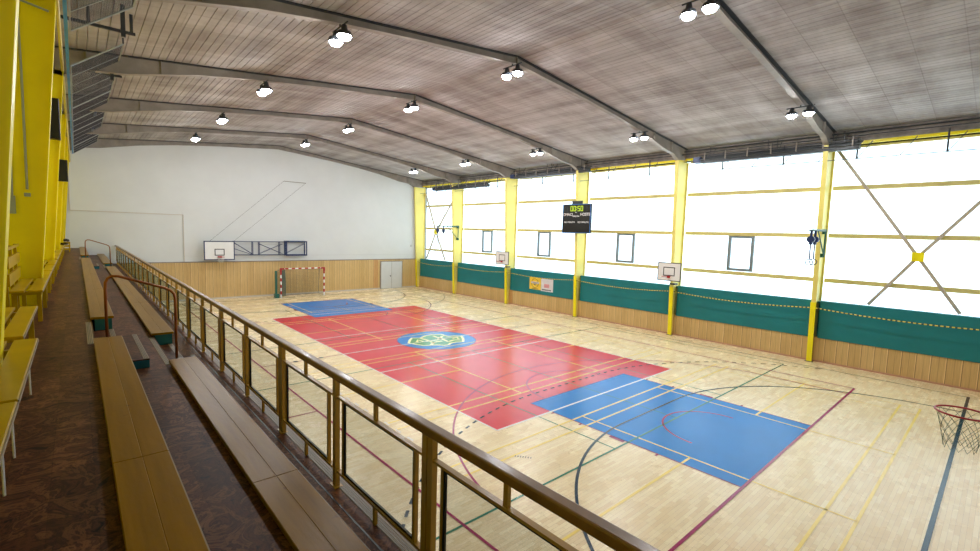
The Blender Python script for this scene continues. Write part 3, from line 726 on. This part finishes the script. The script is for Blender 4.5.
# near basket (ring shows at the picture's edge)
t = thing('basketball_goal', 'basketball hoop with dark red rim and cord net above the near goal line', 'basketball goal', (-4.78, -17.45, 3.05))
c0 = (-4.83, -16.96, 3.05)
ring_mesh(c0, .235, .011, 'redp', t); basket_net(c0, t, .23, .42, 'dnet', .0024)
MB().box(-4.99, -4.61, -17.36, -17.2, 3.04, 3.06).box(-4.95, -4.65, -17.38, -17.36, 2.94, 3.08).tube([(-4.97, -17.2, 3.05), (-4.96, -17.1, 3.05)], .022, 6).tube([(-4.63, -17.2, 3.05), (-4.64, -17.1, 3.05)], .022, 6).build('rim_bracket', 'redp', t)
MB().box(-5.7, -3.9, -17.42, -17.39, 2.9, 3.95).build('backboard', 'white', t)
rectframe(MB(), -5.74, -3.86, 2.86, 3.99, -17.43, -17.38, .05).build('board_edging', 'navy', t)
m = MB()
for xx in (-5.4, -4.2):
    for z in (3.0, 3.85): m.tube([(xx, -17.43, z), (xx, YN+.02, z)], .025, 6)
m.build('wall_truss', 'navy', t)

# ------------------------------------------------------------------ handball goal
t = thing('handball_goal', 'red and white striped handball goal with net before the far wall', 'goal', (0, 16.8, 0))
for key, ax, off in (('stripes', 'Z', .0), ('stripes_x', 'X', .115)):
    m_s, nt, bb = newmat('red_white_stripes_'+ax.lower())
    tc = N(nt, 'ShaderNodeTexCoord'); sp = N(nt, 'ShaderNodeSeparateXYZ'); nt.links.new(tc.outputs['Object'], sp.inputs[0])
    ad = N(nt, 'ShaderNodeMath', operation='ADD'); nt.links.new(sp.outputs[ax], ad.inputs[0]); ad.inputs[1].default_value = off+4.6
    dv = N(nt, 'ShaderNodeMath', operation='DIVIDE'); nt.links.new(ad.outputs[0], dv.inputs[0]); dv.inputs[1].default_value = .46
    fr = N(nt, 'ShaderNodeMath', operation='FRACT'); nt.links.new(dv.outputs[0], fr.inputs[0])
    cr = ramp(nt, fr.outputs[0], [(0, rgb(238, 236, 236)), (.5, rgb(176, 16, 40))]); nt.nodes[-1].color_ramp.interpolation = 'CONSTANT'
    nt.links.new(cr, bb.inputs['Base Color']); bb.inputs['Roughness'].default_value = .4; MT[key] = m_s
gy = 16.8
for xx in (-1.54, 1.54): MB().box(xx-.04, xx+.04, gy-.04, gy+.04, 0, 2.0).build('goal_post', 'stripes', t)
MB().box(-1.58, 1.58, gy-.04, gy+.04, 2.0, 2.08).build('crossbar', 'stripes_x', t)
MB().box(-1.6, -1.3, gy-.045, gy+.045, 1.98, 2.085).box(-1.6, -1.49, gy-.045, gy+.045, 1.8, 2.0).box(1.49, 1.6, gy-.045, gy+.045, 1.8, 2.0).box(1.3, 1.6, gy-.045, gy+.045, 1.98, 2.085).build('corner_bands', 'redp', t)
m = MB()
for xx in (-1.5, 1.5): m.tube([(xx, gy, 2.0), (xx, gy+.8, 1.9), (xx, gy+1.0, 0.03), (xx, gy, .03)], .018, 6)
m.tube([(-1.5, gy+1.0, .03), (1.5, gy+1.0, .03)], .018, 6); m.build('net_frame', 'steel', t)
m = MB()
for i in range(31):
    xx = -1.5+i*.1; m.tube([(xx, gy+.02, 2.0), (xx, gy+.75, 1.85), (xx, gy+.97, .03)], .006, 3)
for j in range(19):
    z = .1*j+.05; yy = gy+.97-.22*z/1.85; m.tube([(-1.5, gy, z), (-1.5, yy, z), (1.5, yy, z), (1.5, gy, z)], .006, 3)
m.build('net', 'dnet', t)
m = MB()
for k_ in range(6): m.tube([(-1.45+.07*k_, gy+.3+.05*k_, 1.9), (-1.42+.06*k_, gy+.35, 1.0), (-1.5+.08*k_, gy+.4, .04)], .03, 5)
m.build('gathered_net', 'dnet', t)
tag(MB().box(-1.95, -1.7, gy-.1, gy+.3, 0, .28).box(-1.9, -1.78, gy+.05, gy+.15, .28, 1.9).build('pole_stand', 'greenm'), 'green footed pole standing left of the striped goal', 'pole')

# ------------------------------------------------------------------ gym rings on brackets
def rings(y, lab):
    t = thing('gym_rings', lab, 'gymnastic rings', (10.3, y, 5.4), 'gym rings on wall brackets')
    y0 = y-.12
    m = MB().tube([(8.6, y0-.05, 5.42), (10.75, y0, 5.46)], .03, 6).tube([(8.6, y0+.05, 5.4), (10.75, y0, 5.42)], .03, 6)
    m.tube([(10.7, y0, 5.5), (10.7, y0, 4.35)], .035, 6).tube([(9.6, y0, 5.4), (10.7, y0, 4.42)], .025, 6).box(10.6, 10.8, y0, y0+.1, 5.3, 5.5).box(10.6, 10.8, y0, y0+.1, 4.35, 4.5)
    m.build('bracket', 'greenm', t)
    for xx in (8.7, 9.25):
        w_ = MB().disc((xx-.06, y0, 5.06), .13, 'x', 20, .12).box(xx-.03, xx+.03, y0-.04, y0+.04, 5.15, 5.42).box(xx-.05, xx+.05, y0-.05, y0+.05, 4.86, 4.95).build('winch', 'navy', t)
        MB().box(xx-.01, xx+.01, y0-.02, y0+.02, 4.3, 4.88).build('strap', 'navy', w_)
        MB().tube([(xx, y0+.12*math.cos(a*math.pi/12), 4.19+.11*math.sin(a*math.pi/12)) for a in range(24)], .016, 6, True).build('ring', 'navy', w_, smooth=True)
rings(FY[0], 'gym rings hanging from a green bracket on the column near the braces')
rings(FY[4], 'gym rings hanging from a bracket on the column near the far corner')

# ------------------------------------------------------------------ posters on the pads
xp = XW-.035
t = thing('wall_poster', 'yellow poster with a round emblem on the teal pads', 'poster', (xp, 3.85, 1.3), 'posters on the teal pads')
MB().box(xp-.01, xp, 3.33, 4.36, 1.3, 2.1).build('sheet', 'posterY', t)
m = MB(); m.tube([(xp-.013, 3.86+.3*math.cos(a*math.pi/16), 1.72+.3*math.sin(a*math.pi/16)) for a in range(32)], .012, 4, True)
m.box(xp-.014, xp-.01, 3.5, 4.2, 1.68, 1.7).box(xp-.014, xp-.01, 3.55, 4.15, 1.34, 1.37).build('emblem_outline', 'ink', t)
MB().box(xp-.016, xp-.011, 3.5, 4.2, 1.7, 1.82).build('emblem_band', 'posterW', t)
MB().box(xp-.02, xp-.016, 3.6, 4.1, 1.74, 1.78).box(xp-.015, xp-.011, 3.78, 3.94, 1.58, 1.66).build('emblem_writing', 'steel', t)
t = thing('wall_poster', 'white poster with pink block and dark lettering on the teal pads', 'poster', (xp, 2.8, 1.3), 'posters on the teal pads')
MB().box(xp-.01, xp, 2.28, 3.31, 1.26, 2.08).build('sheet', 'posterW', t)
MB().box(xp-.014, xp-.01, 2.6, 3.05, 1.5, 1.75).build('pink_block', 'pink', t)
m = MB()
for i in range(8): m.box(xp-.014, xp-.01, 2.45+i*.1, 2.52+i*.1, 1.32, 1.4)
m.build('writing', 'ink', t)

# ------------------------------------------------------------------ far wall conduit
tag(MB().box(-12.42, -12.38, YF-.04, YF, 5.53, 8.6).box(-12.4, -7.02, YF-.04, YF, 5.52, 5.56).box(-7.06, -7.02, YF-.05, YF, 2.55, 5.54).build('wall_conduit', 'skirting'), 'white cable conduit bending down the far white wall', 'conduit')
tag(MB().box(-7.0, 10.3, YF-.03, YF, 2.9, 2.93).box(9.9, 10.0, YF-.1, YF, 3.6, 3.75).build('cable_run', 'door'), 'thin pale cable run along the far wall above the panelling', 'cable')

# ------------------------------------------------------------------ stand-side benches against the yellow wall
def wbench(y0, y1, x1, z, lab, back=False, metal=False, n=2):
    t = thing('wooden_bench', lab, 'bench', (x1-.18, y0, ZU), 'yellow-brown benches along the yellow wall')
    MB().box(x1-.15, x1, y0, y1, z-.035, z).build('seat_plank', 'ywood', t, bevel=.006)
    MB().box(x1-.34, x1-.19, y0, y1, z-.035, z).build('seat_plank', 'ywood', t, bevel=.006)
    MB().box(x1, x1+.006, y0, y1, z-.03, z-.006).build('seat_edging', 'nose', t)
    for yy in (y0+.25, y1-.25):
        MB().box(x1-.32, x1-.02, yy-.03, yy+.03, z-.09, z-.035).build('cross_bearer', 'ywood', t)
        for xx in (x1-.05, x1-.3):
            if metal: MB().tube([(xx, yy, z-.09), (xx, yy, ZU)], .007, 6).build('leg', 'white', t)
            else: MB().box(xx-.025, xx+.025, yy-.03, yy+.03, ZU, z-.09).build('leg', 'ywood', t)
    if back:
        xb = x1-.34
        for yy in (y0+.2, (y0+y1)/2, y1-.25): MB().box(xb-.05, xb-.015, yy-.04, yy+.04, ZU, 4.5).build('back_post', 'ywood', t)
        for za, zb in ((3.95, 4.12), (4.2, 4.36), (4.46, 4.5)): MB().box(xb-.015, xb+.01, y0+.1, y1-.1, za, zb).build('back_board', 'ywood', t)
wbench(-15.3, -13.42, -12.48, 3.85, 'yellow-brown bench at the left edge, nearest the camera', metal=True)
wbench(-13.38, -11.46, -12.48, 3.85, 'yellow-brown bench with thin white legs, second from the camera', metal=True)
wbench(-11.3, -9.25, -12.58, 3.85, 'yellow-brown bench beside the slatted backrest bench')
wbench(-7.95, -6.0, -12.58, 3.9, 'yellow-brown bench with a slatted backrest by the yellow leg', back=True)
YB = [(-5.6, -3.75, 'first bench beyond the conduit column'), (-3.65, -1.8, 'second bench beyond the conduit column'), (-1.7, .1, 'third bench beyond the conduit column'),
      (.5, 2.4, 'first bench beyond the upper speaker'), (2.5, 4.4, 'second bench beyond the upper speaker'), (4.5, 6.25, 'bench just before the lower speaker'),
      (6.6, 8.5, 'first bench beyond the lower speaker'), (8.6, 10.4, 'second bench beyond the lower speaker'), (10.5, 12.3, 'last bench before the wooden crate')]
for y0, y1, l in YB: wbench(y0, y1, -12.6, 3.85, 'yellow-brown wooden '+l)
t = thing('wooden_crate', 'small wooden crate with a dark bag on top at the row end', 'crate', (-12.55, 14, ZU))
m = MB()
for xx in (-12.7, -12.46):
    for yy in (13.7, 14.3): m.box(xx-.02, xx+.02, yy-.02, yy+.02, ZU, 3.9)
for z in (3.5, 3.65, 3.8): m.box(-12.72, -12.44, 13.67, 13.69, z, z+.1).box(-12.44, -12.42, 13.68, 14.32, z, z+.1)
m.box(-12.72, -12.44, 13.68, 14.32, 3.88, 3.9).build('crate_body', 'ywood', t)
tag(MB().tube([(-12.66, 13.85, 3.97), (-12.58, 13.95, 4.0), (-12.5, 14.1, 3.96)], .06, 8).build('dark_bag', 'black', smooth=True), 'dark bag lying on the small wooden crate', 'bag')
tag(MB().disc((-12.72, 11.4, 3.85), .12, 'z', 16, .08, .1).tube([(-12.7, 11.3, 3.9), (-12.5, 11.2, 3.9)], .05, 8).build('black_bundle', 'black'), 'black bundle lying on the last bench by the crate', 'bundle')

# speakers
for y, x0, x1, z0, z1_, lab in ((.2, -12.7, -12.4, 7.05, 8.1, 'upper black loudspeaker on the stand-side yellow leg'), (6.3, -12.66, -12.33, 6.35, 7.12, 'lower black loudspeaker on the stand-side yellow leg')):
    t = thing('loudspeaker', lab, 'loudspeaker', (x0, y-.2, z0), 'loudspeakers on the yellow legs')
    MB().box(x0, x1, y-.42, y-.14, z0, z1_).build('cabinet', 'black', t, bevel=.015)
    MB().box(x0+.02, x1-.02, y-.43, y-.42, z0+.03, z1_-.03).build('grille', 'black', t)
    MB().box(x0+.06, x0+.12, y-.14, y-.005, z0+.3, z0+.4).build('wall_bracket', 'darksteel', t)
# conduits on the yellow leg
yc = FY[1]-.03
tag(MB().tube([(-12.79, yc, 9.0), (-12.78, yc, 7.3), (-12.79, yc, 5.42)], .018, 8).box(-12.83, -12.75, yc-.02, yc+.02, 5.3, 5.36).build('leg_conduit', 'bluegrey'), 'long grey conduit running down the yellow leg', 'conduit')
tag(MB().tube([(-12.97, yc, 6.1), (-12.98, yc, 5.25)], .02, 8).box(-13.02, -12.94, yc-.03, yc+.02, 5.0, 5.3).build('short_conduit', 'bluegrey'), 'short grey conduit with small box on the yellow leg', 'conduit')
tag(MB().tube([(-13.2, yc-.05, 8.62), (-12.4, yc-.05, 8.45)], .018, 6).build('slanting_conduit', 'bluegrey'), 'pale slanting pipe crossing the top of the yellow leg', 'pipe')

# longitudinal pipes and wire mesh guards above the stand
tag(MB().tube([(-12.3, -12, 9.1), (-12.3, -3.0, 9.08), (-12.3, 17.9, 8.2)], .035, 8).build('yellow_pipe', 'girt'), 'pale yellow pipe running lengthwise above the stand', 'pipe')
tag(MB().tube([(-12.2, -14, 8.68), (-12.17, 17.9, 8.68)], .04, 4).build('blue_rail', 'bluep'), 'light blue steel rail carrying the wire mesh guards', 'rail')
GL = ['mesh guard nearest the camera at the top edge', 'long mesh guard, second from the camera', 'mesh guard, third from the camera', 'mesh guard, middle of the row', 'mesh guard, second from the far wall', 'mesh guard nearest the far white wall']
for (y0, y1), l in zip(((-9.9, -4.25), (-1.45, 4.2), (4.3, 6.9), (7.0, 9.7), (9.8, 14.8), (15.0, 18.0)), GL):
    A = Vector((-12.13, 0, 8.7)); B = Vector((-11.1, 0, 9.5)); D = (B-A)
    t = thing('wire_mesh_guard', 'sloping grey wire '+l, 'mesh guard', (-12.1, y0, 8.7), 'wire mesh guards above the stand')
    P = lambda u, y, h=0: (A.x+D.x*u, y, A.z+D.z*u+h)
    m = MB().tube([P(0, y0), P(1, y0)], .02, 4).tube([P(0, y1), P(1, y1)], .02, 4).tube([P(0, y0), P(0, y1)], .02, 4).tube([P(1, y0), P(1, y1)], .02, 4)
    n = max(1, int((y1-y0)/1.35))
    for k_ in range(1, n+1): m.tube([P(0, y0+(y1-y0)*k_/(n+1)), P(1, y0+(y1-y0)*k_/(n+1))], .012, 4)
    m.build('frame', 'bluegrey', t)
    m = MB(); a = y0
    while a < y1: m.tube([P(0, a), P(1, a)], .0036, 3); a += .05
    for i in range(26): m.tube([P(i/26, y0), P(i/26, y1)], .0036, 3)
    m.build('mesh', 'darksteel', t)
    MB().tube([P(1, y1-.02), (P(1, y1)[0], y1-.02, roof(P(1, 0)[0])-.02)], .025, 4).tube([P(1, y0+.02), (P(1, y0)[0], y0+.02, roof(P(1, 0)[0])-.02)], .025, 4).build('hanger', 'darksteel', t)
for y0, l in ((-6.9, 'dark blue air heater above the nearest mesh guard'), (7.2, 'dark blue air heater above the middle mesh guard'), (11.5, 'dark blue air heater above the farther mesh guard')):
    t = thing('air_heater', l, 'heater', (-11.7, y0, 9.2), 'air heaters under the roof')
    MB().box(-11.95, -11.4, y0, y0+.9, 9.2, 9.5).build('casing', 'navy', t, bevel=.02)
    MB().tube([(-11.9, y0+.1, 9.5), (-11.9, y0+.1, 9.6)], .02, 5).tube([(-11.45, y0+.8, 9.5), (-11.45, y0+.8, 9.62)], .02, 5).tube([(-11.9, y0+.8, 9.5), (-11.9, y0+.8, 9.6)], .02, 5).tube([(-11.45, y0+.1, 9.5), (-11.45, y0+.1, 9.62)], .02, 5).build('hanger', 'darksteel', t)
for y0, l in ((-3.3, 'dark steel support frame hanging between the first two mesh guards'), (.9, 'dark steel support frame hanging above the long mesh guard')):
    tag(MB().box(-12.45, -11.0, y0-.03, y0+.03, 9.2, 9.26).box(-11.85, -11.79, y0-.03, y0+.03, 9.26, 9.6).box(-11.3, -11.22, y0-.6, y0-.54, 8.95, 9.62).box(-11.1, -11.04, y0-.03, y0+.03, 9.26, 9.65).build('support_frame', 'darksteel'), l, 'frame', 'support frames under the roof')
